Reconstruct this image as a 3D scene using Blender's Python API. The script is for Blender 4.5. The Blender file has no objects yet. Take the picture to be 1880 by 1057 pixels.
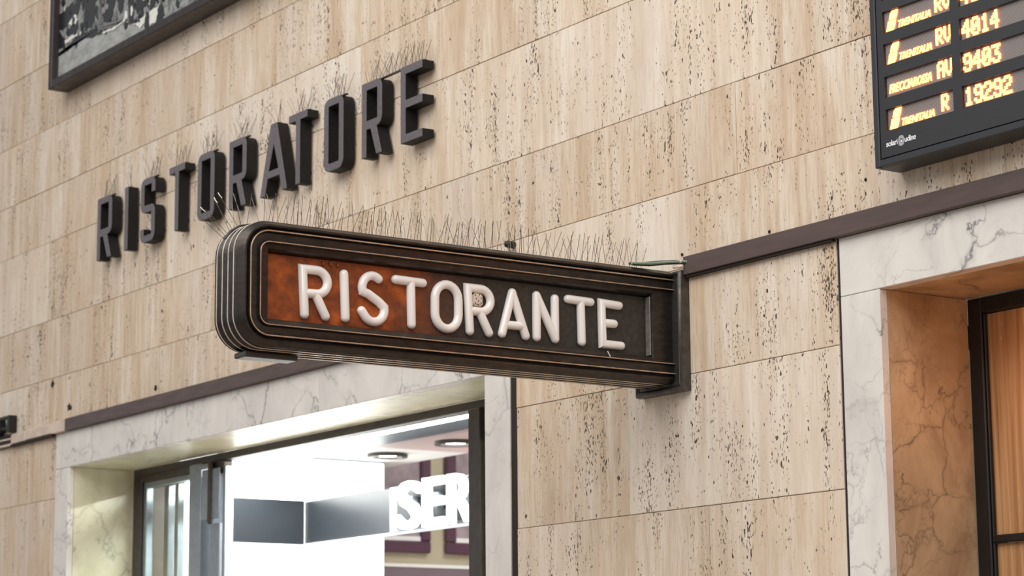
import bpy, bmesh, math, random
from mathutils import Matrix, Vector, Quaternion

random.seed(7)
SC = bpy.context.scene
COL = SC.collection

# ------------------------------------------------------------------ camera, world, light, exposure
cam_data = bpy.data.cameras.new('camera')
cam_data.sensor_width = 36.0
cam_data.lens = 82.23
cam_data.clip_end = 200
cam_data.dof.use_dof = True
cam_data.dof.focus_distance = 7.7
cam_data.dof.aperture_fstop = 5.0
cam = bpy.data.objects.new('camera', cam_data)
COL.objects.link(cam)
CR = Vector((0.565763, 0.824528, -0.008062)); CU = Vector((0.152707, -0.095164, 0.983679)); CF = Vector((-0.810304, 0.557761, 0.179752))
cam.matrix_world = Matrix(((CR.x, CU.x, -CF.x, 6.2), (CR.y, CU.y, -CF.y, -5.0), (CR.z, CU.z, -CF.z, 1.6), (0, 0, 0, 1)))
SC.camera = cam

world = bpy.data.worlds.new('world')
SC.world = world
world.use_nodes = True
world.node_tree.nodes['Background'].inputs['Color'].default_value = (0.93, 0.96, 1.0, 1)
world.node_tree.nodes['Background'].inputs['Strength'].default_value = 0.46

sky = bpy.data.lights.new('hall_skylight', 'AREA')          # the glazed roof of the station hall, high in front of the wall
sky.shape = 'RECTANGLE'; sky.size = 15; sky.size_y = 8; sky.energy = 1250; sky.color = (1.0, 0.975, 0.94)
sky_o = bpy.data.objects.new('hall_skylight', sky)
COL.objects.link(sky_o)
sky_o.location = (2.6, -6.2, 9.2)
sky_o.rotation_euler = (Vector((0.2, 0, 3.0)) - sky_o.location).to_track_quat('-Z', 'Y').to_euler()

SC.view_settings.view_transform = 'Standard'
SC.view_settings.look = 'None'
SC.view_settings.gamma = 1.0
SC.view_settings.use_curve_mapping = False
SC.view_settings.exposure = 0.0

# ------------------------------------------------------------------ materials
def srgb(r, g, b):
    f = lambda c: (c / 255 / 12.92) if c / 255 <= 0.04045 else ((c / 255 + 0.055) / 1.055) ** 2.4
    return (f(r), f(g), f(b), 1.0)

class NT:
    def __init__(self, name):
        self.m = bpy.data.materials.new(name); self.m.use_nodes = True
        self.t = self.m.node_tree; self.n = self.t.nodes; self.l = self.t.links
        self.b = self.n['Principled BSDF']
    def node(self, typ, **kw):
        n = self.n.new(typ)
        for k, v in kw.items(): setattr(n, k, v)
        return n
    def link(self, a, b): self.l.new(a, b)
    def pos(self, scale, rand=0.0):
        g = self.node('ShaderNodeNewGeometry')
        src = g.outputs['Position']
        if rand:
            oi = self.node('ShaderNodeObjectInfo')
            mu = self.node('ShaderNodeVectorMath', operation='SCALE'); cv = self.node('ShaderNodeCombineXYZ')
            for i in range(3): self.link(oi.outputs['Random'], cv.inputs[i])
            self.link(cv.outputs[0], mu.inputs[0]); mu.inputs['Scale'].default_value = rand
            ad = self.node('ShaderNodeVectorMath', operation='ADD')
            self.link(src, ad.inputs[0]); self.link(mu.outputs[0], ad.inputs[1]); src = ad.outputs[0]
        m = self.node('ShaderNodeVectorMath', operation='MULTIPLY')
        self.link(src, m.inputs[0]); m.inputs[1].default_value = scale
        return m.outputs[0]
    def noise(self, vec, scale=1.0, detail=4, rough=0.55, dist=0.0):
        n = self.node('ShaderNodeTexNoise')
        n.inputs['Scale'].default_value = scale; n.inputs['Detail'].default_value = detail
        n.inputs['Roughness'].default_value = rough; n.inputs['Distortion'].default_value = dist
        self.link(vec, n.inputs['Vector'])
        return n.outputs['Fac']
    def ramp(self, fac, stops, interp='LINEAR'):
        r = self.node('ShaderNodeValToRGB'); r.color_ramp.interpolation = interp
        e = r.color_ramp.elements
        while len(e) < len(stops): e.new(0.5)
        for el, (p, c) in zip(e, stops):
            el.position = p; el.color = c if len(c) == 4 else (*c, 1)
        self.link(fac, r.inputs['Fac'])
        return r.outputs['Color']
    def mix(self, fac, a, b, blend='MIX'):
        m = self.node('ShaderNodeMix', data_type='RGBA', blend_type=blend)
        ins = [i for i in m.inputs if i.type == 'RGBA']
        f = m.inputs[0]
        if isinstance(fac, (int, float)): f.default_value = fac
        else: self.link(fac, f)
        for sock, v in zip(ins, (a, b)):
            if isinstance(v, tuple): sock.default_value = v
            else: self.link(v, sock)
        return [o for o in m.outputs if o.type == 'RGBA'][0]
    def math(self, op, a, b=0.0):
        m = self.node('ShaderNodeMath', operation=op)
        for s, v in zip(m.inputs, (a, b)):
            if isinstance(v, (int, float)): s.default_value = v
            else: self.link(v, s)
        return m.outputs[0]
    def bump(self, h, strength=0.3, dist=0.01):
        b = self.node('ShaderNodeBump'); b.inputs['Strength'].default_value = strength; b.inputs['Distance'].default_value = dist
        self.link(h, b.inputs['Height']); self.link(b.outputs[0], self.b.inputs['Normal'])
    def set(self, **kw):
        names = {'color': 'Base Color', 'rough': 'Roughness', 'metal': 'Metallic', 'ecol': 'Emission Color', 'estr': 'Emission Strength',
                 'spec': 'Specular IOR Level', 'trans': 'Transmission Weight', 'ior': 'IOR', 'coat': 'Coat Weight', 'coatr': 'Coat Roughness', 'sss': 'Subsurface Weight'}
        for k, v in kw.items():
            s = self.b.inputs[names[k]]
            if hasattr(v, 'is_linked'): self.link(v, s)
            else: s.default_value = v
        return self.m

W4 = (1, 1, 1, 1); K4 = (0, 0, 0, 1)
M = {}

def mat_travertine():
    t = NT('travertine')
    broad = t.noise(t.pos((9, 9, 0.9), 40), 1.0, 5, 0.6, 0.5)
    streak = t.noise(t.pos((42, 42, 2.6), 40), 1.0, 5, 0.62, 0.3)
    fine = t.noise(t.pos((150, 150, 14), 40), 1.0, 3, 0.6)
    patch = t.noise(t.pos((2.2, 2.2, 1.6), 40), 1.0, 4, 0.6)
    mixv = t.math('ADD', t.math('MULTIPLY', broad, 0.62), t.math('MULTIPLY', streak, 0.38))
    col = t.ramp(mixv, [(0.32, srgb(182, 154, 124)), (0.45, srgb(207, 184, 158)), (0.54, srgb(222, 206, 186)), (0.68, srgb(236, 226, 214))])
    col = t.mix(t.ramp(patch, [(0.40, K4), (0.72, (0.55, 0.55, 0.55, 1))]), col, srgb(206, 176, 142), 'MIX')
    grey = t.noise(t.pos((3.1, 3.1, 0.7), 71), 1.0, 3, 0.5)
    col = t.mix(t.ramp(grey, [(0.50, K4), (0.72, (0.5, 0.5, 0.5, 1))]), col, srgb(214, 200, 188), 'MIX')
    col = t.mix(t.ramp(fine, [(0.30, (0.42, 0.42, 0.42, 1)), (0.52, K4)]), col, srgb(170, 140, 112))
    # open pores: vertical clusters of dark pits
    band = t.noise(t.pos((19, 19, 1.3), 40), 1.0, 3, 0.6)
    clus = t.noise(t.pos((6, 6, 4), 40), 1.0, 3, 0.55)
    dens = t.math('ADD', t.math('MULTIPLY', t.math('SUBTRACT', band, 0.5), 0.50), t.math('MULTIPLY', t.math('SUBTRACT', clus, 0.5), 0.34))
    pit = t.noise(t.pos((175, 175, 70), 40), 1.0, 2, 0.5)
    mask = t.ramp(t.math('ADD', pit, dens), [(0.665, K4), (0.72, W4)])
    big = t.math('ADD', t.noise(t.pos((74, 74, 34), 40), 1.0, 1, 0.4), t.math('MULTIPLY', dens, 0.7))
    maskb = t.ramp(big, [(0.745, K4), (0.77, W4)])
    mk = t.math('MAXIMUM', mask, maskb)
    oi = t.node('ShaderNodeObjectInfo')
    tone = t.ramp(oi.outputs['Random'], [(0.0, (0.91, 0.895, 0.88, 1)), (0.5, (0.97, 0.96, 0.95, 1)), (1.0, (1.0, 1.0, 1.0, 1))])
    col = t.mix(1.0, col, tone, 'MULTIPLY')
    col = t.mix(t.ramp(oi.outputs['Random'], [(0.45, (0.08, 0.08, 0.08, 1)), (0.95, (0.5, 0.5, 0.5, 1))]), col, srgb(230, 220, 208))
    col = t.mix(mk, col, srgb(84, 68, 56))
    h = t.math('SUBTRACT', t.math('MULTIPLY', streak, 0.15), mk)
    t.bump(h, 0.5, 0.004)
    return t.set(color=col, rough=0.62, spec=0.35)

def mat_marble(name, base, base2, vein, dens=1.0):
    t = NT(name)
    p = t.pos((1, 1, 1), 13)
    wob = t.noise(p, 3.0, 5, 0.6)
    sc = t.node('ShaderNodeVectorMath', operation='SCALE'); cv = t.node('ShaderNodeCombineXYZ')
    for i in range(3): t.link(wob, cv.inputs[i])
    t.link(cv.outputs[0], sc.inputs[0]); sc.inputs['Scale'].default_value = 0.55
    ad = t.node('ShaderNodeVectorMath', operation='ADD'); t.link(p, ad.inputs[0]); t.link(sc.outputs[0], ad.inputs[1])
    def veins(scale, w):
        v = t.node('ShaderNodeTexVoronoi', feature='DISTANCE_TO_EDGE'); v.inputs['Scale'].default_value = scale
        t.link(ad.outputs[0], v.inputs['Vector'])
        return t.ramp(v.outputs['Distance'], [(0.0, W4), (w, (0.25, 0.25, 0.25, 1)), (w * 3.5, K4)])
    gate = t.ramp(t.noise(p, 2.4, 3, 0.6), [(0.42, K4), (0.66, W4)])
    gate2 = t.ramp(t.noise(p, 4.1, 2, 0.6), [(0.45, K4), (0.7, W4)])
    v1 = t.math('MULTIPLY', veins(2.3 * dens, 0.012), gate)
    v2 = t.math('MULTIPLY', veins(6.5 * dens, 0.014), t.math('MULTIPLY', gate2, 0.6))
    cloud = t.noise(t.pos((3, 3, 1.6), 13), 1.6, 5, 0.65, 0.6)
    col = t.mix(t.ramp(cloud, [(0.35, K4), (0.7, W4)]), base, base2)
    col = t.mix(t.math('MAXIMUM', v1, v2), col, vein)
    return t.set(color=col, rough=0.32, spec=0.45)

def mat_plain(name, col, rough=0.5, metal=0.0, spec=0.5, var=0.0, vscale=(30, 30, 30), bump=0.0, **kw):
    t = NT(name)
    if var:
        n = t.noise(t.pos(vscale), 1.0, 5, 0.6)
        lo = tuple(c * (1 - var) for c in col[:3]) + (1,); hi = tuple(min(1, c * (1 + var)) for c in col[:3]) + (1,)
        t.set(color=t.ramp(n, [(0.3, lo), (0.7, hi)]))
        t.set(rough=t.ramp(n, [(0.3, (min(1, rough * 1.2),) * 3 + (1,)), (0.7, (rough * 0.85,) * 3 + (1,))]))
        if bump: t.bump(t.noise(t.pos(tuple(v * 6 for v in vscale)), 1.0, 3, 0.6), bump, 0.002)
    else: t.set(color=col, rough=rough)
    return t.set(metal=metal, spec=spec, **kw)

def mat_emit(name, col, strength, base=(0.02, 0.02, 0.02, 1)):
    t = NT(name)
    return t.set(color=base, rough=0.4, ecol=col, estr=strength)

def mat_glass(name):
    t = NT(name)
    out = t.n['Material Output']
    tr = t.node('ShaderNodeBsdfTransparent'); tr.inputs[0].default_value = (0.90, 0.94, 0.93, 1)
    gl = t.node('ShaderNodeBsdfGlossy'); gl.inputs['Roughness'].default_value = 0.02
    fr = t.node('ShaderNodeLayerWeight'); fr.inputs['Blend'].default_value = 0.5
    refl = t.math('ADD', t.math('MULTIPLY', t.math('POWER', fr.outputs['Facing'], 4.0), 0.85), 0.04)
    mx = t.node('ShaderNodeMixShader')
    t.link(refl, mx.inputs[0]); t.link(tr.outputs[0], mx.inputs[1]); t.link(gl.outputs[0], mx.inputs[2])
    t.link(mx.outputs[0], out.inputs['Surface'])
    return t.m

def mat_wood():
    t = NT('plywood')
    g = t.noise(t.pos((46, 46, 1.3)), 1.0, 6, 0.6, 0.6)
    col = t.ramp(g, [(0.3, srgb(134, 92, 58)), (0.5, srgb(178, 130, 86)), (0.72, srgb(204, 158, 112))])
    s = t.math('ADD', t.noise(t.pos((16, 16, 3.0)), 1.0, 4, 0.6), t.math('MULTIPLY', t.noise(t.pos((90, 90, 20)), 1.0, 2, 0.5), 0.12))
    col = t.mix(t.ramp(s, [(0.735, K4), (0.75, W4)]), col, srgb(226, 178, 120))
    return t.set(color=col, rough=0.55)

def mat_screen():
    t = NT('led_screen')
    sx = t.node('ShaderNodeSeparateXYZ'); t.link(t.pos((1, 1, 1)), sx.inputs[0])
    w = t.math('SINE', t.math('MULTIPLY', sx.outputs['Z'], 1500))
    col = t.ramp(t.math('ADD', t.math('MULTIPLY', w, 0.5), 0.5), [(0.2, srgb(92, 84, 80)), (0.8, srgb(150, 140, 136))])
    return t.set(color=col, rough=0.4)

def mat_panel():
    t = NT('orange_black_panel')
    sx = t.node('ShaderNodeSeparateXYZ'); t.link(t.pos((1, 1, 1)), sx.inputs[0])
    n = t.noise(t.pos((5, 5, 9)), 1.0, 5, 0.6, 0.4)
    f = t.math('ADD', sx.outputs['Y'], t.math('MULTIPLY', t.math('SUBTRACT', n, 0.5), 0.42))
    orange_mask = t.ramp(t.math('ADD', t.math('MULTIPLY', f, 1.0), 1.6), [(0.46, W4), (0.60, (0.30, 0.30, 0.30, 1)), (0.80, K4)])  # orange at the outer end, fading to black towards the wall
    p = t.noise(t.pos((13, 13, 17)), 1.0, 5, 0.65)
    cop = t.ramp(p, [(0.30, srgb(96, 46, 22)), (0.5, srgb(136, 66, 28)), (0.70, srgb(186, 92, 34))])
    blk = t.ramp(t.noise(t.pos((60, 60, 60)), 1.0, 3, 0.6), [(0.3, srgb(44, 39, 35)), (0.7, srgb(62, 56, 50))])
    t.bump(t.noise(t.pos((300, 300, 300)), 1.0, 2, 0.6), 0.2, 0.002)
    return t.set(color=t.mix(orange_mask, blk, cop), rough=0.42, spec=0.4)

M['travertine'] = mat_travertine()
M['mortar'] = mat_plain('mortar', srgb(190, 162, 134), 0.9, var=0.15)
M['marble'] = mat_marble('white_marble', srgb(226, 220, 212), srgb(204, 198, 192), srgb(112, 108, 110))
M['marble_lit'] = mat_marble('orange_lit_marble', srgb(200, 172, 138), srgb(150, 120, 92), srgb(52, 42, 40), 1.5)  # white marble with orange light put into its base tones; veins its own
M['marble_l'] = mat_marble('yellow_lit_marble', srgb(226, 220, 196), srgb(198, 190, 158), srgb(84, 82, 80), 0.9)  # same marble with the yellowish interior light in its colour
M['duct'] = mat_plain('painted_duct', srgb(84, 68, 64), 0.45, var=0.15, vscale=(6, 6, 40))
M['duct_bare'] = mat_plain('worn_duct', srgb(206, 186, 168), 0.35, var=0.15, vscale=(14, 14, 20))
M['black'] = mat_plain('black_steel', srgb(17, 16, 16), 0.45, var=0.2)
M['letter'] = mat_plain('letter_body_dark', srgb(23, 21, 20), 0.6, var=0.15, vscale=(60, 60, 60), spec=0.3)
M['letter_face'] = mat_plain('letter_face_grey', srgb(100, 94, 97), 0.5, var=0.15, vscale=(60, 60, 60), spec=0.4)  # front face lighter grey than the near-black body
M['worn_highlight'] = mat_plain('worn_edge_highlight', srgb(206, 196, 184), 0.35, metal=0.6, var=0.25, vscale=(30, 30, 30))  # pale fin edges: worn metal plus rib highlights put into the colour
M['crest'] = mat_plain('crest_highlight', srgb(186, 160, 138), 0.4, metal=0.5, var=0.35, vscale=(25, 25, 25))  # pale tan that paints the highlights along the beads
M['bronze'] = mat_plain('dark_bronze', srgb(66, 60, 56), 0.33, metal=0.8, var=0.3, vscale=(22, 22, 60), bump=0.15)
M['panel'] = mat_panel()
M['plate'] = mat_plain('plate_metal', srgb(84, 80, 76), 0.4, metal=0.7, var=0.3, vscale=(40, 40, 40), bump=0.15)
M['lip'] = mat_plain('lit_lip', srgb(128, 122, 116), 0.5, metal=0.2, var=0.3, vscale=(50, 50, 50))  # light on the recess wall put into a paler grey
M['milk'] = mat_plain('opal_glass', srgb(246, 240, 236), 0.14, spec=0.6, coat=0.4, coatr=0.05)
M['foam'] = mat_plain('foam_plug', srgb(214, 196, 180), 0.8, var=0.08)
M['wire'] = mat_plain('spike_wire', srgb(120, 108, 98), 0.35, metal=0.7)
M['strip'] = mat_plain('spike_base', srgb(70, 64, 58), 0.5)
M['feather'] = mat_plain('feather', srgb(236, 228, 218), 0.8)
M['case'] = mat_plain('board_case', srgb(44, 45, 49), 0.42, var=0.08, vscale=(200, 200, 200))
M['case_in'] = mat_plain('board_front', srgb(40, 40, 43), 0.5, var=0.08, vscale=(200, 200, 200))
M['screen'] = mat_screen()
M['led'] = mat_emit('led_amber', (1.0, 0.26, 0.06, 1), 9.0)
M['logo'] = mat_plain('white_print', srgb(235, 235, 238), 0.5)
M['logo_grey'] = mat_plain('grey_print', srgb(160, 160, 164), 0.5)
M['frame'] = mat_plain('picture_frame_metal', srgb(44, 35, 32), 0.45, var=0.15)
M['pic_road'] = mat_plain('print_light_grey', srgb(158, 158, 154), 0.3, var=0.32, vscale=(16, 16, 30))
M['pic_mid'] = mat_plain('print_mid_grey', srgb(104, 103, 100), 0.3, var=0.5, vscale=(40, 40, 40))
M['pic_grey'] = mat_plain('print_grey', srgb(134, 134, 132), 0.3, var=0.6, vscale=(34, 34, 34))
M['pic_dark'] = mat_plain('print_black', srgb(22, 22, 22), 0.3, var=0.9, vscale=(70, 70, 70))
M['pic_lite'] = mat_plain('print_white', srgb(222, 220, 212), 0.3, var=0.1, vscale=(40, 40, 40))
M['alu'] = mat_plain('grey_aluminium', srgb(150, 158, 166), 0.35, metal=0.6, var=0.08)
M['darkalu'] = mat_plain('dark_frame', srgb(76, 70, 66), 0.4, metal=0.4, var=0.12)
M['glass'] = mat_glass('pane_glass')
M['lightbox'] = mat_emit('lightbox', (0.95, 1.0, 0.97, 1), 3.2, W4)
M['strip_led'] = mat_emit('ceiling_led', (0.95, 1.0, 1.0, 1), 22.0, W4)
M['neon'] = mat_emit('white_led_letter', (0.92, 0.98, 1.0, 1), 1.0, (0.25, 0.25, 0.25, 1))
M['fascia'] = mat_plain('black_fascia', srgb(26, 30, 34), 0.32, spec=0.35)
M['sheet'] = mat_plain('lavender_sheet', srgb(104, 110, 128), 0.45)
M['ceil_w'] = mat_plain('white_ceiling', srgb(225, 222, 220), 0.6)
M['ceil_p'] = mat_plain('ceiling_rose', srgb(196, 172, 170), 0.5)
M['ceil_g'] = mat_plain('steel_ceiling_panel', srgb(92, 102, 108), 0.35)
M['beige'] = mat_plain('beige_wall', srgb(176, 164, 142), 0.7)
M['plum'] = mat_plain('plum_frame', srgb(86, 58, 74), 0.35)
M['plumw'] = mat_plain('plum_dado', srgb(116, 100, 108), 0.5)
M['brown'] = mat_plain('dark_brown_wall', srgb(58, 48, 40), 0.6)
M['print'] = mat_plain('dull_print', srgb(150, 134, 140), 0.3, var=0.4, vscale=(8, 8, 8))
M['floor'] = mat_plain('stone_floor', srgb(150, 138, 126), 0.45, var=0.15, vscale=(2, 2, 2))
M['wood'] = mat_wood()
M['cable'] = mat_plain('green_cable', srgb(120, 138, 116), 0.5)
M['cabled'] = mat_plain('dark_cable', srgb(40, 36, 34), 0.5)
M['amber'] = mat_emit('added_lamp_glass', (1.0, 0.40, 0.11, 1), 15.0, W4)  # glow of the added unseen lamp in the boarded doorway
M['grime_shade'] = mat_plain('grimy_hole_shade', srgb(40, 32, 28), 0.9)  # dark holes and joints, also the painted shadow under the right duct

# ------------------------------------------------------------------ mesh helpers (world coordinates)
BASE = {}                                     # world origin of every object that can be a parent

class MB:
    def __init__(self): self.v = []; self.f = []; self.mi = []
    def add(self, vs, fs, mi=0):
        o = len(self.v); self.v += [tuple(p) for p in vs]
        for f in fs: self.f.append([i + o for i in f]); self.mi.append(mi)
        return self
    def box(self, x0, x1, y0, y1, z0, z1, c=0.0, mi=0):
        if c <= 0:
            vs = [(x, y, z) for z in (z0, z1) for y in (y0, y1) for x in (x0, x1)]
            return self.add(vs, [(0, 2, 3, 1), (4, 5, 7, 6), (0, 1, 5, 4), (2, 6, 7, 3), (0, 4, 6, 2), (1, 3, 7, 5)], mi)
        bm = bmesh.new(); bmesh.ops.create_cube(bm, size=1)
        for v in bm.verts: v.co = ((x0 + x1) / 2 + v.co.x * (x1 - x0), (y0 + y1) / 2 + v.co.y * (y1 - y0), (z0 + z1) / 2 + v.co.z * (z1 - z0))
        bmesh.ops.bevel(bm, geom=bm.edges[:], offset=c, segments=1, affect='EDGES')
        self.bm(bm, mi); return self
    def bm(self, bm, mi=0):
        bm.verts.index_update()
        self.add([v.co[:] for v in bm.verts], [[v.index for v in f.verts] for f in bm.faces], mi); bm.free()
    def tube(self, pts, r, n=8, round_ends=True, closed=False, mi=0):
        pts = [Vector(p) for p in pts]
        if round_ends and not closed:
            a = (pts[0] - pts[1]).normalized(); b = (pts[-1] - pts[-2]).normalized()
            ang = [80, 60, 40, 20]
            pre = [(pts[0] + a * r * math.sin(math.radians(t)), r * math.cos(math.radians(t)), a) for t in ang]
            post = [(pts[-1] + b * r * math.sin(math.radians(t)), r * math.cos(math.radians(t)), b) for t in reversed(ang)]
        else: pre = post = []
        st = []
        m = len(pts)
        for i, p in enumerate(pts):
            if closed: t0 = (p - pts[i - 1]).normalized(); t1 = (pts[(i + 1) % m] - p).normalized()
            else:
                t0 = (p - pts[i - 1]).normalized() if i else (pts[1] - p).normalized()
                t1 = (pts[i + 1] - p).normalized() if i < m - 1 else t0
            d = (t0 + t1).normalized(); st.append((p, r, d, max(0.35, d.dot(t0))))
        rings = [(p, rr, -d, 1.0) for p, rr, d in pre] + st + [(p, rr, d, 1.0) for p, rr, d in post]
        # one fixed side vector: the strokes lie in a plane
        nrm = None
        for i in range(1, m - 1):
            c = (pts[i] - pts[i - 1]).cross(pts[i + 1] - pts[i])
            if c.length > 1e-9: nrm = c.normalized(); break
        d0 = rings[0][2]
        if nrm is None: nrm = d0.orthogonal().normalized()
        vs = []
        for p, rr, d, mit in rings:
            u = nrm - d * nrm.dot(d); u.normalize(); w = d.cross(u)
            for k in range(n):
                a = 2 * math.pi * k / n
                vs.append(p + u * rr * math.cos(a) + w * (rr * math.sin(a) / mit))
        R = len(rings); fs = []
        for i in range(R if closed else R - 1):
            j = (i + 1) % R
            for k in range(n): fs.append((i * n + k, i * n + (k + 1) % n, j * n + (k + 1) % n, j * n + k))
        if not closed: fs.append(list(range(n))[::-1]); fs.append([(R - 1) * n + k for k in range(n)])
        return self.add(vs, fs, mi)
    def build(self, name, mat, parent=None, smooth=None, fix=True):
        me = bpy.data.meshes.new(name)
        org = BASE.get(parent.name, Vector((0, 0, 0))) if parent else Vector((0, 0, 0))
        me.from_pydata([tuple(Vector(p) - org) for p in self.v], [], self.f)
        mats = mat if isinstance(mat, (list, tuple)) else [mat]
        for k in mats: me.materials.append(M[k])
        for p, i in zip(me.polygons, self.mi): p.material_index = i
        if fix:
            bm = bmesh.new(); bm.from_mesh(me); bmesh.ops.recalc_face_normals(bm, faces=bm.faces); bm.to_mesh(me); bm.free()
        if smooth:
            for p in me.polygons: p.use_smooth = True
            me.set_sharp_from_angle(angle=math.radians(smooth))
        me.update()
        o = bpy.data.objects.new(name, me); COL.objects.link(o)
        if parent: o.parent = parent
        BASE[o.name] = org
        return o

def thing(name, label, cat, loc, group=None):
    o = bpy.data.objects.new(name, None); COL.objects.link(o); o.location = loc
    o.empty_display_size = 0.1
    o['label'] = label; o['category'] = cat
    if group: o['group'] = group
    BASE[o.name] = Vector(loc)
    return o

def tag(o, label, cat, group=None):
    o['label'] = label; o['category'] = cat
    if group: o['group'] = group
    return o

def struct(o, label=None):
    o['kind'] = 'structure'
    if label: o['label'] = label
    return o

def sempty(name, loc, label):
    o = bpy.data.objects.new(name, None); COL.objects.link(o); o.location = loc; o.empty_display_size = 0.1
    o['kind'] = 'structure'; o['label'] = label; BASE[o.name] = Vector(loc)
    return o

def box(name, mat, parent, *a, c=0.0):
    return MB().box(*a, c=c).build(name, mat, parent)

def curve_shape(loops, depth, bevel=0.0, res=2):
    """filled 2D outline with holes, extruded; returns verts (x, y, z in +-depth/2), faces"""
    cu = bpy.data.curves.new('tmp', 'CURVE'); cu.dimensions = '2D'; cu.fill_mode = 'BOTH'
    cu.extrude = depth / 2 - bevel; cu.bevel_depth = bevel; cu.bevel_resolution = res; cu.offset = -bevel
    for lp in loops:
        s = cu.splines.new('POLY'); s.points.add(len(lp) - 1); s.use_cyclic_u = True
        for p, q in zip(s.points, lp): p.co = (q[0], q[1], 0, 1)
    return curve_geo(cu)

def curve_geo(cu):
    ob = bpy.data.objects.new('tmp', cu); COL.objects.link(ob)
    dg = bpy.context.evaluated_depsgraph_get(); dg.update()
    me = bpy.data.meshes.new_from_object(ob.evaluated_get(dg))
    vs = [tuple(v.co) for v in me.vertices]; fs = [list(p.vertices) for p in me.polygons]
    bpy.data.objects.remove(ob); bpy.data.curves.remove(cu); bpy.data.meshes.remove(me)
    return vs, fs

def text_geo(s, depth, shear=0.0, spacing=1.0, offset=0.0):
    cu = bpy.data.curves.new('tmp', 'FONT'); cu.body = s; cu.size = 1; cu.extrude = depth / 2; cu.shear = shear
    cu.space_character = spacing; cu.resolution_u = 3; cu.offset = offset
    return curve_geo(cu)

def fit_facing(vs, x0, x1, z0, z1, y):
    """text in the XY plane -> upright, facing -y, filling the given rectangle; front at y"""
    xs = [v[0] for v in vs]; ys = [v[1] for v in vs]; zs = [v[2] for v in vs]
    sx = (x1 - x0) / (max(xs) - min(xs)); sz = (z1 - z0) / (max(ys) - min(ys))
    return [(x0 + (v[0] - min(xs)) * sx, y + (max(zs) - v[2]), z0 + (v[1] - min(ys)) * sz) for v in vs]

def rrect(x0, x1, z0, z1, r, corners=(1, 1, 1, 1), n=5):
    """rounded rectangle, counter-clockwise; corners = bl, br, tr, tl flags"""
    out = []
    for (cx, cz, a0), on in zip(((x0, z0, 180), (x1, z0, 270), (x1, z1, 0), (x0, z1, 90)), corners):
        if not on or r <= 0: out.append((cx, cz)); continue
        ox = x0 + r if cx == x0 else x1 - r; oz = z0 + r if cz == z0 else z1 - r
        for k in range(n + 1):
            a = math.radians(a0 + 90 * k / n); out.append((ox + r * math.cos(a), oz + r * math.sin(a)))
    return out

# ------------------------------------------------------------------ setting: floor, facade wall of travertine blocks
box('floor', 'floor', None, -16, 16, -26, 9, -0.2, 0.0)
struct(bpy.data.objects['floor'], 'pale stone floor of the station hall')

LO, LI, RI, RO = -5.33, -5.16, -1.255, -1.04          # restaurant doorway: outer left, inner left, inner right, outer right
SO, SI, TI, TO = 0.762, 0.953, 4.86, 5.05             # boarded doorway
ZL, ZB, ZT = 2.897, 3.086, 3.150                      # soffit, duct bottom, duct top

mb = MB()
for x0, x1 in ((-9.5, LO), (RO, SO), (TO, 7.5)): mb.box(x0, x1, 0.007, 0.34, 0, ZB)
mb.box(-9.5, 7.5, 0.007, 0.34, ZB, 7.2)
wall = struct(mb.build('wall_front', 'mortar'), 'tall travertine clad station wall with two marble framed doorways')

rows = [0.0, 0.46, 0.92, 1.37, 1.83, 2.289, 2.745, 3.118, 3.394, 3.715, 4.152, 4.453, 4.80, 5.18, 5.58, 6.0, 6.45]
joints = {5: [-7.6, -6.5, -0.66, 0.09], 6: [-8.2, -6.9, -0.346], 7: [-7.9, -6.6], 8: [-8.6, -7.2, -5.75, -4.33, -2.9, -1.5, 0.0, 1.5, 3.0, 4.6],
          9: [-8.9, -7.5, -6.1, -4.7, -3.3, -1.85, -0.52, 0.141, 0.283, 2.2, 3.7, 5.2], 10: [-8.5, -7.0, -5.5, -4.05, -2.6, -1.1, 0.47, 1.9, 3.4, 5.0],
          11: [-8.1, -6.6, -5.2, -3.75, -2.2, -0.8, 0.75, 2.3, 3.9], 12: [-8.7, -7.3, -5.9, -4.4, -2.95, -1.4, 0.1, 1.5, 3.0],
          13: [-8.0, -6.4, -5.0, -3.5, -2.1, -0.6, 0.9, 2.4], 14: [-8.4, -7.0, -5.6, -4.1, -2.7], 15: [-7.9, -6.2, -4.7], 16: [-8.3]}
G = 0.0011
for ri in range(len(rows) - 1):
    z0, z1 = rows[ri], rows[ri + 1]
    spans = [(-9.5, LO), (RO, SO), (TO, 7.5)] if z1 < 3.2 else [(-9.5, 7.5)]
    js = joints.get(ri + 1) or joints.get(ri) or []
    for a, b in spans:
        xs = [a] + [j for j in js if a + 0.1 < j < b - 0.1] + [b]
        for x0, x1 in zip(xs, xs[1:]):
            y = random.uniform(-0.0012, 0.0012); c = 0.0014
            X0, X1, Z0, Z1 = x0 + 0.0006, x1 - 0.0006, z0 + G, z1 - G
            m = MB()
            vs = [(X0 + c, y, Z0 + c), (X1 - c, y, Z0 + c), (X1 - c, y, Z1 - c), (X0 + c, y, Z1 - c),
                  (X0, y + c, Z0), (X1, y + c, Z0), (X1, y + c, Z1), (X0, y + c, Z1),
                  (X0, 0.01, Z0), (X1, 0.01, Z0), (X1, 0.01, Z1), (X0, 0.01, Z1)]
            fs = [(0, 1, 2, 3)] + [(i + o, i + o + 4, (i + 1) % 4 + o + 4, (i + 1) % 4 + o) for o in (0, 4) for i in range(4)] + [(11, 10, 9, 8)]
            m.add(vs, fs).build('travertine_block', 'travertine', wall)

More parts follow.
